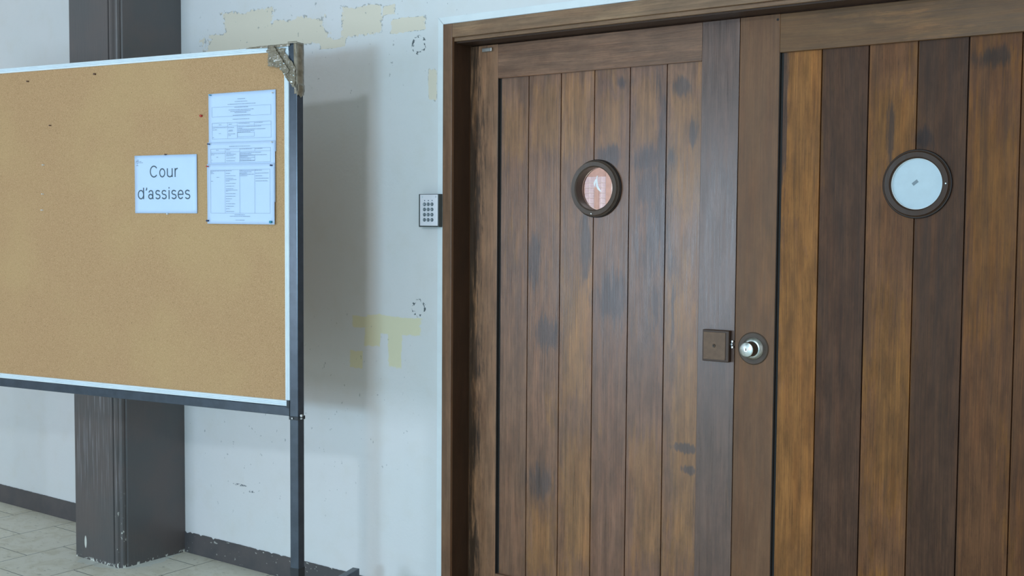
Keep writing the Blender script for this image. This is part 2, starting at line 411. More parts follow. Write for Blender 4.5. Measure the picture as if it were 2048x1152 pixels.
def lathe(bm, prof, cx, cz, y0, seg=64, close=True):
    """turn (radius, y) profile about an axis along y"""
    rings = []
    for r, y in prof:
        if r < 1e-6: rings.append([bm.verts.new((cx, y0 + y, cz))])
        else: rings.append([bm.verts.new((cx + r * math.cos(2 * PI * k / seg), y0 + y, cz + r * math.sin(2 * PI * k / seg))) for k in range(seg)])
    pairs = list(zip(rings, rings[1:]))
    if close: pairs.append((rings[-1], rings[0]))
    for A, B in pairs:
        for k in range(seg):
            k2 = (k + 1) % seg
            if len(A) == 1 and len(B) == 1: continue
            if len(A) == 1: bm.faces.new((A[0], B[k], B[k2]))
            elif len(B) == 1: bm.faces.new((A[k], A[k2], B[0]))
            else: bm.faces.new((A[k], A[k2], B[k2], B[k]))
def tag(o, label=None, cat=None, group=None, kind=None):
    if label: o['label'] = label
    if cat: o['category'] = cat
    if group: o['group'] = group
    if kind: o['kind'] = kind
    return o
def empty(name, loc=(0, 0, 0), rz=0.0):
    o = bpy.data.objects.new(name, None); COL.objects.link(o); o.location = loc; o.rotation_euler = (0, 0, rz); o.empty_display_size = .1
    return o
def holed(o, cx, cz, r):
    """cut a round hole through a mesh, once, and keep the result as plain mesh data"""
    bm = bmesh.new(); lathe(bm, [(0, -.3), (r, -.3), (r, .3), (0, .3)], cx, cz, .12, 72, False)
    bmesh.ops.recalc_face_normals(bm, faces=bm.faces[:])
    me = bpy.data.meshes.new('c'); bm.to_mesh(me); bm.free()
    c = bpy.data.objects.new('c', me); COL.objects.link(c)
    md = o.modifiers.new('cut', 'BOOLEAN'); md.object = c; md.operation = 'DIFFERENCE'; md.solver = 'EXACT'
    bpy.context.view_layer.update()
    dg = bpy.context.evaluated_depsgraph_get()
    nm = bpy.data.meshes.new_from_object(o.evaluated_get(dg))
    old = o.data; o.modifiers.clear(); o.data = nm; bpy.data.meshes.remove(old)
    bpy.data.objects.remove(c); bpy.data.meshes.remove(me)
def text_mesh(name, body, x0, x1, z0, z1, y, mat, parent, depth=0.0002):
    """lettering fitted to a rectangle in the local x-z plane, facing -y"""
    cu = bpy.data.curves.new(name, 'FONT'); cu.body = body; cu.size = 1.0; cu.extrude = 0.0
    o = bpy.data.objects.new(name, cu); COL.objects.link(o)
    bpy.context.view_layer.update()
    me = bpy.data.meshes.new_from_object(o.evaluated_get(bpy.context.evaluated_depsgraph_get()))
    bpy.data.objects.remove(o); bpy.data.curves.remove(cu)
    xs = [v.co.x for v in me.vertices]; ys = [v.co.y for v in me.vertices]
    ax, bx_, ay, by = min(xs), max(xs), min(ys), max(ys)
    for v in me.vertices:
        v.co = Vector((x0 + (v.co.x - ax) / (bx_ - ax) * (x1 - x0), y, z0 + (v.co.y - ay) / (by - ay) * (z1 - z0)))
    me.materials.clear(); me.materials.append(mat)
    q = bpy.data.objects.new(name, me); COL.objects.link(q); q.parent = parent
    return q
def tube(bm, pts, r, seg=12):
    pts = [Vector(p) for p in pts]; rings = []
    for i, p in enumerate(pts):
        d = (pts[min(i + 1, len(pts) - 1)] - pts[max(i - 1, 0)]).normalized()
        a = d.cross(Vector((0, 0, 1))) if abs(d.z) < .9 else d.cross(Vector((1, 0, 0)))
        a.normalize(); b = d.cross(a)
        rings.append([bm.verts.new(p + r * (a * math.cos(2 * PI * k / seg) + b * math.sin(2 * PI * k / seg))) for k in range(seg)])
    for A, B in zip(rings, rings[1:]):
        for k in range(seg): bm.faces.new((A[k], A[(k + 1) % seg], B[(k + 1) % seg], B[k]))
    bm.faces.new(rings[0][::-1]); bm.faces.new(rings[-1])

# ------------------------------------------------------------------ the room
XL, XR, ZC = -9.0, 3.5, 3.7
OX0, OX1, OZ = -2.746, -0.50, 2.201          # rough opening for the door frame
st = 'structure'
# wall with its opening
bm = bmesh.new()
box(bm, XL, OX0, 0, .16, 0, ZC); box(bm, OX1, XR, 0, .16, 0, ZC); box(bm, OX0, OX1, 0, .16, OZ, ZC)
tag(link('wall_front', bm, M_WALL), 'pale painted wall with peeling cream patches beside the wooden doors', 'wall', kind=st)
tag(boxo('floor', XL, XR, WY - .2, 3.2, -.12, 0, M_FLOOR), 'worn beige tiled floor', 'floor', kind=st)
tag(boxo('ceiling', XL, XR, WY - .2, 3.2, ZC, ZC + .12, M_PLASTER), 'plain ceiling', 'ceiling', kind=st)
# window side of the corridor, behind the photographer
wins = [(-1.96, -1.24, 1.22, 1.62), (-1.21, -.87, 3.03, 3.31), (-5.62, -4.08, .48, 2.02)]
bm = bmesh.new()
xs = sorted({XL, XR} | {w_[0] for w_ in wins} | {w_[1] for w_ in wins}); zs = sorted({0, ZC} | {w_[2] for w_ in wins} | {w_[3] for w_ in wins})
for i in range(len(xs) - 1):
    for j in range(len(zs) - 1):
        cx, cz = (xs[i] + xs[i + 1]) / 2, (zs[j] + zs[j + 1]) / 2
        if any(a < cx < b and c < cz < d for a, b, c, d in wins): continue
        box(bm, xs[i], xs[i + 1], WY - .2, WY - .02, zs[j], zs[j + 1])
tag(link('wall_back', bm, M_PLASTER), kind=st)
for i, (a, b, c, d) in enumerate(wins):
    bm = bmesh.new(); t_ = .03
    box(bm, a, a + t_, WY - .14, WY - .08, c, d); box(bm, b - t_, b, WY - .14, WY - .08, c, d)
    box(bm, a + t_, b - t_, WY - .14, WY - .08, c, c + t_); box(bm, a + t_, b - t_, WY - .14, WY - .08, d - t_, d)
    tag(link('window_%d' % (i + 1), bm, M_WTRIM), kind=st)
# the court room behind the doors: peach walls and a pale panelled window opposite
tag(boxo('wall_far', -5.2, .4, 3.0, 3.12, 0, ZC, M_PEACH), kind=st)
tag(boxo('wall_left', -5.3, -5.2, .16, 3.0, 0, ZC, M_PEACH), kind=st)
tag(boxo('wall_right', .4, .5, .16, 3.0, 0, ZC, M_PEACH), kind=st)
w4 = empty('window_4', (-4.0, 3.0, 1.2)); tag(w4, 'pale panelled window seen through the left porthole', 'window', kind=st)

# skirting boards
def skirting(name, x0, x1, label):
    bm = bmesh.new()
    n = int((x1 - x0) / .012); pts = []
    rnd = random.Random(int(-x0 * 100))
    # hand-painted upper edge, chipped here and there
    prev = None; h = .094
    top = []
    for i in range(n + 1):
        x = x0 + (x1 - x0) * i / n
        j = rnd.uniform(-.0008, .0008)
        if x > -4.27 and rnd.random() < (.35 if x < -4.1 else .04): j -= rnd.uniform(.003, .010)
        top.append((x, h + j))
    lo = [bm.verts.new((x, -.004, 0)) for x, _ in top]; hi = [bm.verts.new((x, -.004, z)) for x, z in top]
    lb = [bm.verts.new((x, .0, 0)) for x, _ in top]; hb = [bm.verts.new((x, .0, z)) for x, z in top]
    for i in range(n):
        bm.faces.new((lo[i], lo[i + 1], hi[i + 1], hi[i])); bm.faces.new((hi[i], hi[i + 1], hb[i + 1], hb[i]))
        bm.faces.new((lb[i + 1], lb[i], hb[i], hb[i + 1])); bm.faces.new((lo[i + 1], lo[i], lb[i], lb[i + 1]))
    bm.faces.new((lo[0], hi[0], hb[0], lb[0])); bm.faces.new((lo[-1], lb[-1], hb[-1], hi[-1]))
    return tag(link(name, bm, M_SKIRT), label, 'baseboard', kind=st)
skirting('baseboard_left', -8.9, -4.568, 'dark painted baseboard left of the column')
skirting('baseboard_right', -4.245, -2.775, 'chipped dark painted baseboard between column and door frame')

# column with a moulded corner
pts = [(-4.568, 0.0), (-4.568, -.338), (-4.292, -.338), (-4.289, -.330), (-4.284, -.330), (-4.281, -.338), (-4.272, -.340), (-4.262, -.338),
       (-4.258, -.328), (-4.252, -.326), (-4.248, -.322), (-4.246, -.312), (-4.250, -.306), (-4.250, -.302), (-4.245, -.298), (-4.245, 0.0)]
bm = bmesh.new(); prism(bm, pts, 'z', 0, ZC)
tag(link('column', bm, M_COL), 'square dark brown painted column with beaded corner against the pale wall', 'column', kind=st)

# ------------------------------------------------------------------ door frame and its white surround
fr = empty('trim_1', (-1.62, 0, 0)); tag(fr, 'dark wooden door frame around the double doors', 'door frame', kind=st)
def P(o, parent):   # keep world coordinates under an Empty that is only translated
    o.parent = parent; o.matrix_parent_inverse = Matrix.Translation(-parent.location); return o
P(boxo('jamb', OX0, -2.703, -.006, .16, 0, 2.2, W_FR, None, .002), fr)
P(boxo('jamb', -.543, -.50, -.006, .16, 0, 2.2, W_FR, None, .002), fr)
P(boxo('jamb_lining', -2.703, -2.7025, .006, .099, 0, 2.14, W_JB), fr)
P(boxo('head', -2.703, -.543, -.006, .16, 2.150, 2.2, W_HD, None, .002), fr)
P(boxo('bead', -2.703, -.543, .006, .018, 2.137, 2.150, W_HD, None, .001), fr)
P(boxo('soffit', -2.703, -.543, .018, .16, 2.132, 2.150, W_SF), fr)
wt = empty('trim_2', (-1.62, 0, 0)); tag(wt, 'thin white surround strip outside the wooden door frame', 'trim', kind=st)
TX, TZ = -2.770, 2.226
bm = bmesh.new(); prism(bm, [(TX, 0), (OX0, 0), (OX0, 2.2005), (TX, TZ - .0005)], 'y', -.004, .0)
P(link('side_strip', bm, M_WTRIM), wt)
bm = bmesh.new(); prism(bm, [(TX + .0006, TZ), (OX0 + .0008, 2.2015), (-.50, 2.2015), (-.47, TZ)], 'y', -.004, .0)
P(link('top_strip', bm, M_WTRIM), wt)
bm = bmesh.new(); prism(bm, [(TX, TZ), (OX0, 2.2), (OX0 + .0015, 2.2015), (TX + .0015, TZ + .0)], 'y', -.003, .0)
P(link('mitre_joint', bm, M_BLACK), wt)

# ------------------------------------------------------------------ the doors
YS, YP, YB = .100, .113, .145     # stile face, plank face, back
DT = 2.129
def plank_panel(name, edges, z0, z1, mat, cx, cz):
    bm = bmesh.new()
    pts = [(edges[0] + .009, YB), (edges[0] + .009, YP)]
    g = .0021
    for e in edges[1:-1]:
        pts += [(e - g, YP), (e - g * .7, YP + .009), (e + g * .7, YP + .009), (e + g, YP)]
    pts += [(edges[-1] - .0005, YP), (edges[-1] - .0005, YB)]
    prism(bm, pts, 'z', z0, z1)
    o = link(name, bm, mat)
    holed(o, cx, cz, .0745)
    return o
def porthole(parent, cx, cz, ringmat, depth, front, glassmat):
    # stepped turned ring, proud of the planks
    y = YP
    bm = bmesh.new(); lathe(bm, [(.0975, 0), (.0995, -.002), (.0995, -.006), (.0975, -.008), (.085, -.008), (.085, 0)], cx, cz, y, 96)
    b_ = P(link('ring_base', bm, M_RINGD), parent)
    for p in b_.data.polygons: p.use_smooth = True
    es = b_.modifiers.new('split', 'EDGE_SPLIT'); es.split_angle = math.radians(30)
    prof = [(.0965, -.0082), (.0965, -front * .55), (.0945, -front * .6), (.0945, -front * .72), (.0925, -front * .78), (.0925, -front + .001), (.091, -front - .001),
            (.0775, -front), (.0735, -front + .004), (.0735, depth), (.080, depth), (.080, -.0082)]
    bm = bmesh.new(); lathe(bm, prof, cx, cz, y, 96)
    r = P(link('porthole_ring', bm, ringmat, None, 0, False), parent)
    for p in r.data.polygons: p.use_smooth = True
    es = r.modifiers.new('split', 'EDGE_SPLIT'); es.split_angle = math.radians(30)
    return r
def disc(name, cx, cz, r, y0, y1, mat, parent, seg=72):
    bm = bmesh.new(); lathe(bm, [(0, y0), (r, y0), (r, y1), (0, y1)], cx, cz, 0, seg, False)
    return P(link(name, bm, mat), parent)

CZ = 1.603; CXL, CXR = -2.154, -1.065
d1 = empty('door_1', (-2.16, .1, 0)); tag(d1, 'left wooden plank door leaf with porthole and brown lock box', 'door', kind=st)
SEAM = -1.6235
P(boxo('stile', -2.7015, -2.575, YS, YB, .02, DT, W_STL, None, .0015), d1)
P(boxo('stile', -1.755, SEAM - .001, YS, YB, .02, DT, W_STM, None, .0015), d1)
P(boxo('rail', -2.5748, -1.7552, YS, YB, 2.006, DT - .001, W_RL, None, .0015), d1)
P(boxo('rail', -2.5748, -1.7552, YS, YB, .021, .186, W_RL, None, .0015), d1)
P(plank_panel('plank_panel', PLX, .186, 2.006, W_PL, CXL, CZ), d1)
def gap_shade(x, z0, z1, d):  # black strip painting in the shade of the gap between stile and planks
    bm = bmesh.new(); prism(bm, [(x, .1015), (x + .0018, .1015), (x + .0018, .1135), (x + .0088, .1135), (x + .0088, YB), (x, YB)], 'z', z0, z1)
    P(link('gap_shade_strip', bm, M_BLACK), d)
gap_shade(-2.5749, .1861, 2.0059, d1)
porthole(d1, CXL, CZ, W_RING, .030, .024, M_GLASS)
disc('glass_pane', CXL, CZ, .0732, YP + .019, YP + .023, M_GLASS, d1)
# torn strip of tape stuck on the left pane
bm = bmesh.new()
def ribbon(bm, pts, wd, y):
    prev = None
    for (x, z), w_ in zip(pts, wd):
        a = bm.verts.new((x - w_, y, z)); b = bm.verts.new((x + w_, y + .0004, z))
        c = bm.verts.new((x - w_, y + .0008, z)); d = bm.verts.new((x + w_, y + .0010, z))
        if prev:
            pa, pb, pc, pd = prev
            bm.faces.new((pa, pb, b, a)); bm.faces.new((pc, c, d, pd)); bm.faces.new((pa, a, c, pc)); bm.faces.new((pb, pd, d, b))
        else: bm.faces.new((a, b, d, c))
        prev = (a, b, c, d)
    bm.faces.new(prev)
ribbon(bm, [(-2.164, 1.648), (-2.166, 1.640), (-2.166, 1.628), (-2.165, 1.615), (-2.158, 1.602), (-2.150, 1.594)], [.002, .0015, .003, .004, .005, .003], YP + .0160)
ribbon(bm, [(-2.170, 1.636), (-2.175, 1.624), (-2.176, 1.612)], [.002, .004, .001], YP + .0166)
P(tag(link('tape_strip', bm, M_STRIP), 'torn white tape on the left pane'), d1)
def screw(cx, cz, y, parent, r=.0028, mat=M_SILVER):
    bm = bmesh.new(); lathe(bm, [(0, -.0012), (r * .6, -.0012), (r, 0), (r, .003), (0, .003)], cx, cz, y, 16, False)
    return P(link('screw', bm, mat, None, 0), parent)
screw(CXL - .008, CZ - .086, YP - .024, d1)

# lock box on the left leaf
lb = empty('lock_box', (-1.70, .1, 1.095)); lb.parent = d1; lb.matrix_parent_inverse = Matrix.Translation(-d1.location)
def PP(o): o.parent = lb; o.matrix_parent_inverse = Matrix.Translation(-Vector((-1.70, .1, 1.095))); return o
bpy.context.view_layer.update()
PP(boxo('lock_case', -1.727, -1.634, YS - .020, YS, 1.045, 1.146, W_BOX, None, .002))
PP(boxo('lock_plate', -1.7225, -1.6455, YS - .022, YS - .0195, 1.0515, 1.139, M_PLATE, None, .0008))
bm = bmesh.new(); lathe(bm, [(.0022, -.0015), (.005, -.002), (.006, 0), (.0022, 0)], -1.685, 1.096, YS - .022, 24)
PP(link('keyhole', bm, M_BRONZE))
disc('keyhole_recess', -1.685, 1.096, .0022, YS - .0228, YS - .022, M_BLACK, d1).name = 'keyhole_recess'
for dz in (.009, 0, -.009):
    bm = bmesh.new(); lathe(bm, [(0, -.009), (.0035, -.009), (.0045, -.006), (.0045, 0), (0, 0)], -1.6285 - (.002 if dz == 0 else 0), 1.103 + dz, YS, 16, False)
    P(link('latch_bolt', bm, M_SILVER), d1)
P(boxo('latch_bar', -1.634, -1.6268, YS - .006, YS, 1.098, 1.108, M_STEEL2), d1)
# closer bracket under the header
P(boxo('closer_bracket', -2.640, -2.597, YS - .012, YS, 2.104, 2.117, M_SILVER, None, .001), d1)

d2 = empty('door_2', (-1.08, .1, 0)); tag(d2, 'right wooden plank door leaf with porthole and round knob', 'door', kind=st)
P(boxo('stile', SEAM + .001, -1.490, YS, YB, .02, DT, W_STR, None, .0015), d2)
P(boxo('stile', -.668, -.5445, YS, YB, .02, DT, W_STR, None, .0015), d2)
P(boxo('rail', -1.4898, -.6682, YS, YB, 2.011, DT - .001, W_RR, None, .0015), d2)
P(boxo('rail', -1.4898, -.6682, YS, YB, .021, .186, W_RR, None, .0015), d2)
P(plank_panel('plank_panel', PRX, .186, 2.011, W_PR, CXR, CZ), d2)
gap_shade(-1.4899, .1861, 2.0109, d2)
porthole(d2, CXR, CZ, W_RING2, .020, .016, M_GLASS)
disc('frosted_pane', CXR, CZ, .0732, YP - .002, YP + .002, M_FROST, d2)
bm = bmesh.new()
for v in box(bm, -.009, .009, -.0006, .0, -.0045, .0045): pass
bmesh.ops.rotate(bm, verts=bm.verts[:], cent=(0, 0, 0), matrix=Matrix.Rotation(math.radians(-38), 3, 'Y'))
bmesh.ops.translate(bm, verts=bm.verts[:], vec=(CXR - .006, YP - .0021, CZ + .004))
P(tag(link('pane_sticker', bm, M_SMUDGE), 'small grey sticker on the frosted pane'), d2)
bm = bmesh.new(); lathe(bm, [(.0712, -.006), (.0736, -.007), (.0736, -.002), (.0712, -.002)], CXR, CZ, YP, 72)
P(link('pane_gasket', bm, M_WTRIM), d2)
screw(CXR + .084, CZ, YP - .016, d2)
disc('screw_hole', -1.498, 2.112, .004, YS - .0006, YS + .001, M_BLACK, d2, 20)

# door knob
kb = empty('door_knob', (-1.559, .1, 1.094)); kb.parent = d2; kb.matrix_parent_inverse = Matrix.Translation(-d2.location)
KX, KZ = -1.559, 1.094
def K(name, prof, mat, seg=64):
    bm = bmesh.new(); lathe(bm, prof, KX, KZ, YS, seg, False)
    o = link(name, bm, mat); o.parent = kb; o.matrix_parent_inverse = Matrix.Translation(-Vector((KX, .1, KZ)))
    for p in o.data.polygons: p.use_smooth = True
    es = o.modifiers.new('split', 'EDGE_SPLIT'); es.split_angle = math.radians(32)
    return o
K('back_plate', [(0, -.004), (.0485, -.004), (.0515, -.002), (.0515, 0), (0, 0)], M_BRONZE)
K('rosette', [(0, -.016), (.026, -.016), (.030, -.014), (.0355, -.006), (.0355, -.004), (0, -.004)], M_BRUSH)
K('knob_neck', [(0, -.050), (.0225, -.050), (.024, -.044), (.022, -.030), (.024, -.016), (0, -.016)], M_BRONZE)
K('knob_face', [(0, -.054), (.019, -.054), (.0226, -.052), (.0226, -.0495), (0, -.0495)], M_BRUSH)
K('key_cylinder', [(0, -.0550), (.0065, -.0550), (.0072, -.0535), (0, -.0535)], M_SILVER, 32)
o = boxo('key_slot', KX - .0014, KX + .0014, YS - .0556, YS - .0549, KZ - .003, KZ + .005, M_BLACK); o.parent = kb; o.matrix_parent_inverse = Matrix.Translation(-Vector((KX, .1, KZ)))

# ------------------------------------------------------------------ what shows through the left porthole
bm = bmesh.new()
for r_, (dx, wd) in enumerate(((0, .010),)): pass
WX0, WX1, WZ0, WZ1 = -4.062, -3.893, 1.2, 1.782
o = boxo('blind', WX0, WX1, 2.985, 3.0, WZ0, WZ1, M_BLIND); P(o, w4)
bm = bmesh.new()
z = WZ0
while z < WZ1 - .01:
    box(bm, WX0, WX1, 2.981, 2.985, z, z + .0025); z += .032
for x in (WX0 + .035, WX0 + .125): box(bm, x, x + .002, 2.981, 2.985, WZ0, WZ1)
P(link('glazing_grid', bm, M_STRIP), w4)
P(boxo('mullion', -3.978, -3.950, 2.965, 2.985, WZ0, 1.715, M_PEACH), w4)
P(boxo('window_frame', WX1, -3.858, 2.965, 3.0, WZ0 - .2, 2.05, M_PEACH), w4)
P(boxo('light_strip', -3.857, -3.83, 2.975, 3.0, WZ0, 1.78, M_STRIP), w4)

# ------------------------------------------------------------------ keypad
kp = empty('keypad', (-2.794, 0, 1.527)); tag(kp, 'grey door entry keypad with twelve round keys on the wall by the frame', 'keypad')
P(boxo('housing', -2.8425, -2.7465, -.026, -.0042, 1.4665, 1.5875, M_KEYB, None, .0015), kp)
P(boxo('face_plate', -2.8345, -2.7495, -.0285, -.0262, 1.4715, 1.5855, M_KEYP, None, .001), kp)
xs_ = [-2.8115, -2.7935, -2.7755]; zs_ = [1.5500, 1.5310, 1.5120, 1.4930]
lab = ['1', '2', '3', '4', '5', '6', '7', '8', '9', '*', '0', '#']
kk = 0
for z in zs_:
    for x in xs_:
        bm = bmesh.new(); lathe(bm, [(0, -.003), (.0055, -.003), (.0066, -.0018), (.0066, 0), (0, 0)], x, z, -.0286, 28, False)
        key = P(link('key', bm, M_KEY), kp)
        tm = text_mesh('key_digit', lab[kk], x - .0019, x + .0019, z - .0032, z + .0032, -.0320, M_KEYT, None)
        tm.parent = key; tm.matrix_parent_inverse = Matrix.Identity(4)
        tm.matrix_parent_inverse = Matrix.Identity(4)
        kk += 1
for x in xs_:
    bm = bmesh.new(); lathe(bm, [(0, -.0012), (.0016, -.0012), (.002, 0), (0, 0)], x, 1.5635, -.0286, 16, False)
    P(link('indicator_light', bm, M_PINBLUE), kp)
bm = bmesh.new()
for i in range(3):
    for j in range(3): box(bm, -2.7605 + i * .0022, -2.7593 + i * .0022, -.0289, -.0285, 1.5742 + j * .0026, 1.5752 + j * .0026)
P(link('speaker_dots', bm, M_KEY), kp)
bm = bmesh.new(); lathe(bm, [(0, -.0005), (.003, -.0005), (.003, 0), (0, 0)], -2.8225, 1.577, -.0286, 20, False)
P(link('badge', bm, M_KEYT), kp)

# ------------------------------------------------------------------ notice board on its stand  (own axes: x along the board, y away from viewer)
BU = Vector((.988, .152, 0)).normalized(); BANG = math.atan2(BU.y, BU.x)
BP = Vector((-2.936, -.544, 0))
bd = empty('notice_board', BP, BANG); tag(bd, 'large cork notice board in a white frame on a dark steel stand, its corner taped', 'notice board')
def B(o): o.parent = bd; return o
BX0, BX1 = -2.455, -.030
BZ0, BZ1 = .851, 2.076
B(boxo('cork_panel', BX0 + .01, BX1 - .01, .002, .016, BZ0 + .01, BZ1 - .01, M_CORK))
def ribbed(name, horiz, a, b, c0, c1):
    """white frame bar with three ribs across its width"""
    bm = bmesh.new(); w_ = c1 - c0
    prof = [(0, .018), (0, -.004), (.2, -.006), (.3, -.006), (.36, -.003), (.42, -.006), (.58, -.006), (.64, -.003), (.70, -.006), (.85, -.006), (1, -.003), (1, .018)]
    if horiz: prism(bm, [(y, c0 + t * w_) for t, y in prof], 'x', a, b)
    else: prism(bm, [(c0 + t * w_, y) for t, y in prof], 'z', a, b)
    return B(link(name, bm, M_ALU))
ribbed('frame_bar', True, BX0, BX1, BZ1 - .019, BZ1)
ribbed('frame_bar', True, BX0, BX1 - .001, BZ0, BZ0 + .019)
ribbed('frame_bar', False, BZ0 + .021, BZ1 - .019, BX1 - .019, BX1)
ribbed('frame_bar', False, BZ0 + .019, BZ1 - .019, BX0, BX0 + .019)
B(boxo('corner_cap', BX1 - .012, BX1 + .001, -.0075, -.0005, BZ0 - .006, BZ0 + .021, M_STEEL2, None, .001))
# stand
stn = bd
def T(o): o.parent = stn; return o
T(boxo('post', BX1 + .0012, .006, -.006, .028, .19, 2.078, M_STEEL, None, .002))
T(boxo('post', BX0 - .036, BX0 - .002, -.006, .028, .19, 2.078, M_STEEL, None, .002))
T(boxo('crossbar', BX0 - .001, BX1 - .003, -.004, .022, BZ0 - .034, BZ0 - .0015, M_STEEL, None, .002))
T(boxo('bar_end_plate', BX1 - .0025, BX1 + .0005, -.006, .024, BZ0 - .036, BZ0 - .0065, M_STEEL2))
T(boxo('top_cap', BX1 - .001, .007, -.007, .029, 2.078, 2.082, M_STEEL2, None, .001))
# clamp with its bolts
T(boxo('clamp', BX1 - .001, .0085, -.0085, .031, .806, .818, M_STEEL2, None, .001))
for (x, z, s_) in ((-.014, .812, .003), (.0145, .822, .0045), (.0125, .812, .004)):
    bm = bmesh.new(); lathe(bm, [(0, -.004), (s_, -.004), (s_, .003), (0, .003)], x, z, -.009 if x < 0 else .004, 8, False)
    T(link('bolt', bm, M_SILVER))
T(boxo('foot_sleeve', BX1 + .0005, .0068, -.0068, .0288, .12, .292, M_STEEL2, None, .001))
for x0 in (BX1 - .0015, BX0 - .036):
    for s_ in (-1, 1):
        # tube foot sloping gently up to its caster
        bm = bmesh.new()
        L = .33; y0 = .032 if s_ > 0 else -.010; yz = y0 + s_ * L
        pr = [(y0, .135), (yz, .165), (yz, .197), (y0, .168)]
        prism(bm, pr, 'x', x0 + .003, x0 + .033)
        f = T(link('foot', bm, M_STEEL, None, .002))
        bm = bmesh.new()
        lathe(bm, [(0, -.012), (.038, -.012), (.042, -.008), (.042, .008), (.038, .012), (0, .012)], 0, 0, 0, 28, False)
        bmesh.ops.rotate(bm, verts=bm.verts[:], cent=(0, 0, 0), matrix=Matrix.Rotation(PI / 2, 3, 'Z'))
        bmesh.ops.translate(bm, verts=bm.verts[:], vec=(x0 + .018, yz - s_ * .03, .042))
        link('caster_wheel', bm, M_STEEL2, f)
        bm = bmesh.new()
        box(bm, x0 + .002, x0 + .0045, yz - s_ * .03 - .012, yz - s_ * .03 + .012, .03, .15); box(bm, x0 + .0315, x0 + .034, yz - s_ * .03 - .012, yz - s_ * .03 + .012, .03, .15)
        box(bm, x0 + .002, x0 + .034, yz - s_ * .03 - .012, yz - s_ * .03 + .012, .150, .163)
        link('caster_fork', bm, M_STEEL2, f)

# parcel tape around the top of the post
tp = bd
def sheet(name, quad, nu, nv, yfun, amp, seed, thick=.0008, jag=0.0):
    """crumpled strip spanning four corners (u, z); yfun gives its distance in front"""
    bm = bmesh.new(); g = []
    rnd = random.Random(seed)
    for j in range(nv + 1):
        row = []
        for i in range(nu + 1):
            s_, t_ = i / nu, j / nv
            a = [quad[0][k] * (1 - s_) + quad[1][k] * s_ for k in (0, 1)]; b = [quad[3][k] * (1 - s_) + quad[2][k] * s_ for k in (0, 1)]
            u, z = a[0] * (1 - t_) + b[0] * t_, a[1] * (1 - t_) + b[1] * t_
            e = min(s_, 1 - s_, t_, 1 - t_)
            if e < 1e-6 and jag: u += rnd.uniform(-jag, jag); z += rnd.uniform(-jag, jag)
            n = mnoise.noise(Vector(((u + z) * 32 + seed, (z - u) * 75, seed))) + 0.08 * mnoise.noise(Vector((u * 160, z * 120 + seed, 2)))
            row.append(bm.verts.new((u, yfun(u, z) - abs(n) * amp, z)))
        g.append(row)
    for j in range(nv):
        for i in range(nu): bm.faces.new((g[j][i], g[j][i + 1], g[j + 1][i + 1], g[j + 1][i]))
    o = link('parcel_tape', bm, M_TAPE); o.parent = tp; tag(o, 'crumpled brown parcel tape')
    sd = o.modifiers.new('thick', 'SOLIDIFY'); sd.thickness = thick; sd.offset = 0
    for p in o.data.polygons: p.use_smooth = (name != 'crumple')
    return o
sheet('crumple', [(-.113, 2.010), (-.068, 2.003), (-.040, 2.066), (-.113, 2.070)], 14, 14, lambda u, z: -.009, .010, 3, .0008, .002)
sheet('crumple', [(-.072, 2.010), (.003, 1.925), (.004, 2.000), (-.050, 2.064)], 16, 18, lambda u, z: -.010, .010, 5, .0008, .002)
sheet('crumple', [(-.115, 2.060), (-.030, 1.975), (-.018, 1.990), (-.085, 2.078)], 22, 5, lambda u, z: -.016, .008, 8, .0008, .001)
sheet('tape_tail', [(-.212, 2.0735), (-.113, 2.071), (-.113, 2.079), (-.195, 2.079)], 24, 4, lambda u, z: -.0085 + .003 * math.sin(u * 60), .004, 9)
sheet('tape_tail', [(-.113, 2.069), (-.020, 2.072), (-.020, 2.080), (-.113, 2.080)], 20, 4, lambda u, z: -.0085, .003, 12)
sheet('tape_wrap', [(-.004, 1.912), (.0065, 1.912), (.0065, 2.0815), (-.006, 2.0815)], 4, 30, lambda u, z: -.0075, .0012, 15)
# the side of the post, wrapped
bm = bmesh.new(); g = []
for j in range(31):
    z = 1.905 + (2.084 - 1.905) * j / 30
    row = []
    for i in range(5):
        y = -.0085 + .0375 * i / 4
        bulge = .0015 + .003 * max(0, mnoise.noise(Vector((y * 60, z * 30, 1)))) + (.003 if abs(z - 1.93) < .012 else 0)
        row.append(bm.verts.new((.0065 + bulge, y, z + (.006 * math.sin(i * 2.1) if j == 0 else 0))))
    g.append(row)
for j in range(30):
    for i in range(4): bm.faces.new((g[j][i], g[j][i + 1], g[j + 1][i + 1], g[j + 1][i]))
o = link('parcel_tape', bm, M_TAPE, tp); tag(o, 'crumpled brown parcel tape'); sd = o.modifiers.new('thick', 'SOLIDIFY'); sd.thickness = .0008
for p in o.data.polygons: p.use_smooth = True
sheet('tape_wrap', [(-.030, 2.0835), (.009, 2.0835), (.009, 2.0865), (-.030, 2.0865)], 6, 2, lambda u, z: -.008, .002, 19)

# ------------------------------------------------------------------ papers
def paper(name, u0, u1, z0, z1, y, mat, label, curl=.002, tilt=0.0, n=14):
    e = empty(name, BP, BANG); tag(e, label, 'notice')
    bm = bmesh.new(); g = []
    for j in range(n + 1):
        row = []
        for i in range(n + 1):
            s_, t_ = i / n, j / n
            c_ = curl * (abs(s_ - .5) * 2) ** 3 * (.4 + .6 * abs(t_ - .3)) + .0004 * mnoise.noise(Vector((s_ * 3, t_ * 3, u0 * 9)))
            row.append(bm.verts.new((u0 + (u1 - u0) * s_, y - c_, z0 + (z1 - z0) * t_ + tilt * (s_ - .5))))
        g.append(row)
    for j in range(n):
        for i in range(n): bm.faces.new((g[j][i], g[j][i + 1], g[j + 1][i + 1], g[j + 1][i]))
    o = link('sheet', bm, mat, e, 0, True); sd = o.modifiers.new('thick', 'SOLIDIFY'); sd.thickness = .0004; sd.offset = 1
    return e
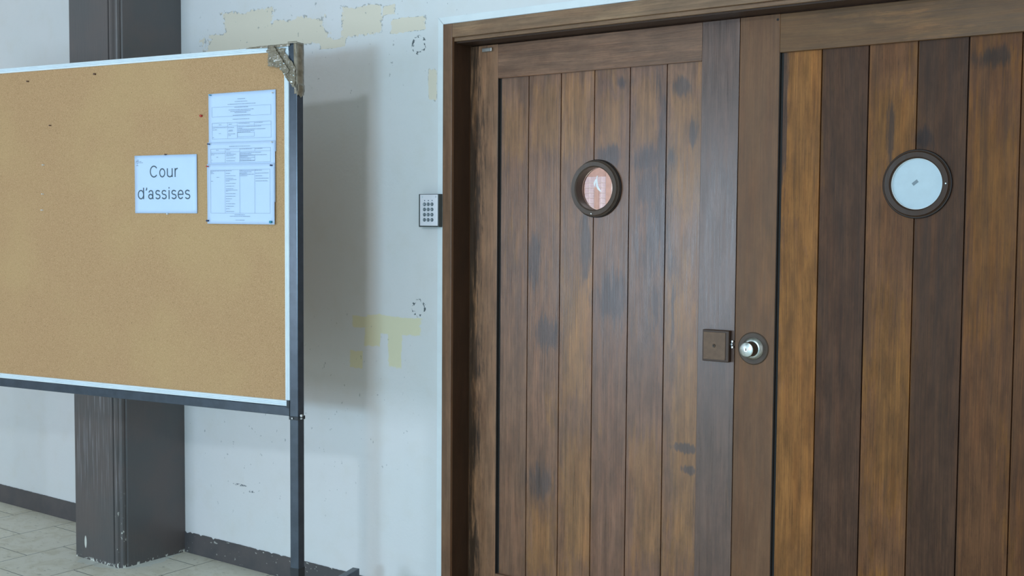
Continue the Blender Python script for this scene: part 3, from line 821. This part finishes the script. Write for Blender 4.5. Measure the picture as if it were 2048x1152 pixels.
def curly(u0, u1, z0, z1, y, curl, u, z):
    s_ = (u - u0) / (u1 - u0); t_ = (z - z0) / (z1 - z0)
    return y - curl * (abs(s_ - .5) * 2) ** 3 * (.4 + .6 * abs(t_ - .3))
# the large-lettered sign
cs = paper('notice_sheet', -.743, -.443, 1.510, 1.720, -.0010, M_SHEET, 'white sign reading Cour d\u2019assises in large grey letters on cork', .0006, 0)
def arc(cx, cz, rx, rz, a0, a1, n=22):
    return [(cx + rx * math.cos(math.radians(a0 + (a1 - a0) * i / n)), cz + rz * math.sin(math.radians(a0 + (a1 - a0) * i / n))) for i in range(n + 1)]
def glyph(ch, w, h):
    """centre lines of a light sans-serif letter in a w x h box"""
    if ch == 'C': return [arc(w / 2, h / 2, w / 2, h / 2, 38, 322, 36)]
    if ch == 'o': return [arc(w / 2, h / 2, w / 2, h / 2, 0, 360, 36)]
    if ch == 'u': return [[(0, h), (0, h * .35)] + arc(w / 2, h * .3, w / 2, h * .3, 180, 360) , [(w, h), (w, 0)]]
    if ch == 'r': return [[(0, h), (0, 0)], [(0, h * .62)] + arc(w, h * .62, w, h * .38, 170, 92)]
    if ch == 'd': return [arc(w / 2, h * .39, w / 2, h * .39, 0, 360, 34), [(w, h), (w, 0)]]
    if ch == "'": return [[(w * .8, h), (w * .75, h * .55), (w * .15, 0)]]
    if ch == 'a': return [arc(w * .5, h * .73, w * .42, h * .27, 165, 0) + [(w * .92, h * .12), (w, 0)], arc(w * .45, h * .27, w * .45, h * .27, 0, 360, 30)]
    if ch == 's': return [arc(w / 2, h * .76, w * .46, h * .24, 25, 250) + arc(w / 2, h * .26, w / 2, h * .26, 85, -158)]
    if ch == 'i': return [[(w / 2, h * .76), (w / 2, 0)], [(w / 2, h), (w / 2, h * .89)]]
    if ch == 'e': return [[(0, h * .52), (w, h * .52)] + arc(w / 2, h / 2, w / 2, h / 2, 4, 322, 36)]
def strokes(name, items, sw, y, mat, parent):
    bm = bmesh.new()
    for ch, zx0, zx1, zy0, zy1 in items:
        x0, x1 = [-.743 + (q - 165) / 1015.0 * .30 for q in (zx0, zx1)]; z1, z0 = [1.720 - (q - 82) / 958.0 * .21 for q in (zy0, zy1)]
        h_ = sw / 2
        for ln_ in glyph(ch, x1 - x0 - sw, z1 - z0 - (0 if ch in 'i' else sw)):
            pts = [Vector((x0 + h_ + px, 0, z0 + (0 if ch in 'i' else h_) + pz)) for px, pz in ln_]
            prev = None
            for k, p in enumerate(pts):
                d = (pts[min(k + 1, len(pts) - 1)] - pts[max(k - 1, 0)]).normalized(); n_ = Vector((-d.z, 0, d.x)) * h_
                e_ = d * (h_ if (ch not in 'Coes' and k in (0, len(pts) - 1)) else 0) * (0 if ch == 'i' else (1 if k else -1)) if len(ln_) < 40 else Vector()
                q_ = p + e_ * .6
                a_ = bm.verts.new((q_.x + n_.x, y, q_.z + n_.z)); b_ = bm.verts.new((q_.x - n_.x, y, q_.z - n_.z))
                if prev: bm.faces.new((prev[0], prev[1], b_, a_))
                prev = (a_, b_)
    return link(name, bm, mat, parent)
strokes('lettering', [('C', 420, 552, 252, 450), ('o', 575, 672, 298, 450), ('u', 700, 793, 298, 450), ('r', 825, 880, 297, 450)], .0044, -.0023, M_INK, cs)
strokes('lettering', [('d', 215, 318, 612, 810), ("'", 345, 374, 612, 668), ('a', 388, 477, 655, 810), ('s', 505, 590, 655, 810), ('s', 608, 693, 655, 810),
    ('i', 720, 744, 612, 808), ('s', 768, 853, 655, 810), ('e', 872, 967, 655, 810), ('s', 987, 1073, 655, 810)], .0044, -.0023, M_INK, cs)
bm = bmesh.new()
for (a, b, z) in ((-.731,-.728,1.7035),(-.727,-.724,1.7035),(-.7235,-.7215,1.7035),(-.735,-.722,1.7000),(-.736,-.7215,1.6975),(-.719,-.709,1.6975),
                  (-.737,-.721,1.6935),(-.720,-.701,1.6935),(-.731,-.7255,1.690),(-.733,-.727,1.6855),(-.734,-.724,1.683)):
    box(bm, a, b, -.0024, -.0022, z, z + .0013)
link('letterhead', bm, M_INKL, cs)
# the three timetable sheets, each pinned over the one above
SX0, SX1, SZ0, SZ1 = -.390, -.088, 1.473, 1.930
def fx(zx): return SX0 + (zx - 70) / 535.0 * (SX1 - SX0)
def fz(zy): return SZ1 - (zy - 52) / 1052.0 * (SZ1 - SZ0)
A_ = paper('notice_sheet', SX0 + .003, SX1, 1.720, 1.930, -.0006, M_PAPER, 'printed sheet with a centred heading, topmost of three overlapping notices', .0012, .003)
B_ = paper('notice_sheet', SX0, SX1 - .002, 1.549, 1.759, -.0030, M_PAPER, 'printed sheet with a small table, middle of three overlapping notices', .001, .0)
C_ = paper('notice_sheet', SX0 - .001, SX1 - .003, 1.473, 1.683, -.0056, M_PAPER, 'printed sheet with a tall four column table, lowest of three overlapping notices', .0015, -.001)
def typed(lines, boxes, vlines, sheet_, ys):
    body = [l for l in lines if boxes[-1][2] - 8 < l[2] < 1020]
    for part_, nm in (([l for l in lines if l[2] <= boxes[-1][2] - 8], 'heading_text'), (body, 'table_text'), ([l for l in lines if l[2] >= 1020], 'footer_text')):
        if part_: typed_lines(part_, sheet_, ys, nm)
    bm = bmesh.new(); q = .00026
    for a, b, y0, y1 in boxes:
        u0, u1, z1, z0 = fx(a), fx(b), fz(y0), fz(y1)
        for (p0, p1, p2, p3) in ((u0, u1, z0 - q, z0 + q), (u0, u1, z1 - q, z1 + q), (u0 - q, u0 + q, z0, z1), (u1 - q, u1 + q, z0, z1)):
            box(bm, p0, p1, ys, ys + .0002, p2, p3)
    for a, y0, y1 in vlines: box(bm, fx(a) - q, fx(a) + q, ys, ys + .0002, fz(y1), fz(y0))
    link('table_rules', bm, M_INKL, sheet_)
def typed_lines(lines, sheet_, ys, nm):
    bm = bmesh.new(); rnd = random.Random(5)
    for a, b, y in lines:
        u = fx(a); ue = fx(b); z = fz(y)
        while u < ue - .0005:      # words of uneven length
            w_ = min(rnd.uniform(.003, .009), ue - u)
            h = rnd.uniform(.0010, .0014)
            box(bm, u, u + w_, ys, ys + .0002, z - h / 2, z + h / 2); u += w_ + .0011
    link(nm, bm, M_INKL, sheet_)
typed([(310,370,106),(287,387,127),(232,452,147),(285,395,172),(240,438,192),(253,412,204),(287,382,215),(272,412,235),(272,402,267),
       (160,180,307),(240,265,305),(315,405,302),(445,507,300),(110,230,330),(110,145,346),(235,280,332),(240,270,352),(235,270,360),(235,288,383),
       (235,255,395),(310,495,328),(310,345,340),(310,525,350),(310,440,360),(310,410,371),(160,175,377),(108,118,408)],
      [(105,570,165,242),(308,440,375,408),(105,570,293,320),(105,570,293,420)], [(230,293,420),(306,293,420),(440,293,322)], A_, -.0028)
typed([(245,412,483),(140,160,510),(222,250,508),(330,425,506),(450,507,506),(97,213,537),(97,125,547),(142,158,567),(103,110,588),(222,258,535),
       (222,300,545),(222,280,557),(222,295,575),(222,290,597),(330,495,535),(330,540,555),(330,420,545),(330,390,566),(330,445,575),(330,420,586),(330,445,597)],
      [(328,447,560,600),(97,568,500,525),(97,568,500,612)], [(213,500,612),(328,500,612),(447,500,525)], B_, -.0050)
ln = [(100,215,677),(100,118,688),(100,128,697),(148,168,728),(103,118,759),(332,445,677),(335,428,688),(332,388,698),(332,445,708),(332,392,718),
      (450,508,677),(455,558,700),(457,507,721),(457,555,741),(457,550,762),(290,372,1030),(252,412,1042),(297,368,1072)]
for y, b in ((677,270),(697,255),(717,300),(738,280),(748,308),(759,250),(779,298),(800,287),(821,282),(832,315),(842,240),(861,298),(881,298),(901,270),
             (920,253),(941,295),(962,287),(982,250),(1003,287)): ln.append((222, b, y))
typed(ln, [(99,568,670,1017)], [(215,670,1017),(332,670,1017),(450,670,1017)], C_, -.0082)

# ------------------------------------------------------------------ pins
def make_pin(mat, r):
    e = empty('push_pin')
    bm = bmesh.new(); lathe(bm, [(0, -.009), (r * .8, -.009), (r, -.0075), (r * .55, -.005), (r * .5, -.002), (r * .85, -.001), (r * .85, 0), (0, 0)], 0, 0, 0, 20, False)
    link('pin_head', bm, mat, e, 0, True)
    bm = bmesh.new(); lathe(bm, [(0, 0), (.0005, 0), (.0005, .008), (0, .009)], 0, 0, 0, 8, False); link('pin_point', bm, M_SILVER, e)
    return e
protos = {}
def pin(u, z, y, mat, label, r=.0035, group=None):
    r *= .8
    key = (mat.name, r)
    if key not in protos: e = protos[key] = make_pin(mat, r)
    else:
        s_ = protos[key]; e = s_.copy(); COL.objects.link(e)
        for ch in s_.children:
            c = ch.copy(); COL.objects.link(c); c.parent = e
    q = BP + BU * u + Vector((-BU.y, BU.x, 0)) * y
    e.location = (q.x, q.y, z); e.rotation_euler = (0, 0, BANG)
    tag(e, label, 'pin', group or 'pins in the cork board')
    return e
pin(-.421, 1.854, .002, M_PINRED, 'red pin in bare cork left of the top notice', .006)
pin(-1.302, 2.019, .002, M_PINBROWN, 'brown pin high in the cork near its left end', .0045)
pin(-.941, 2.028, .002, M_PINBROWN, 'brown pin just under the top frame bar', .005)
pin(-1.182, 1.845, .002, M_PINBROWN, 'small brown pin directly above the column of white pins', .0036)
pin(-1.223, 1.695, .002, M_PINWHITE, 'white pin in bare cork level with the sign letters', .0032)
pin(-1.229, 1.583, .002, M_PINWHITE, 'white pin in bare cork, upper of the two set close together', .0028)
pin(-1.233, 1.521, .002, M_PINWHITE, 'white pin in bare cork, lowest on the left', .0032)
pin(-.374, 1.924, -.003, M_PINTEAL, 'teal pin in the top left corner of the top notice', .0030)
pin(-.098, 1.920, -.003, M_PINWHITE, 'white pin in the top right corner of the top notice', .0036)
pin(-.380, 1.753, -.006, M_PINBLUE, 'dark blue pin at the upper left of the middle notice', .0036)
pin(-.099, 1.753, -.006, M_PINWHITE, 'white pin at the upper right of the middle notice', .0036)
pin(-.385, 1.675, -.008, M_PINRED, 'red pin in the upper left corner of the lowest notice', .0036)
pin(-.100, 1.674, -.008, M_PINBLUE, 'dark blue pin in the upper right corner of the lowest notice', .0040)
pin(-.386, 1.484, -.008, M_PINBLUE, 'dark blue pin in the bottom left corner of the lowest notice', .0048)
pin(-.103, 1.481, -.008, M_PINTEAL, 'teal pin in the bottom right corner of the lowest notice', .0060)
pin(-.590, 1.7215, .002, M_PINBROWN, 'brown pin at the middle of the sign\u2019s top edge', .0036)
pin(-.583, 1.5075, .002, M_PINWHITE, 'white pin at the middle of the sign\u2019s bottom edge', .0036)
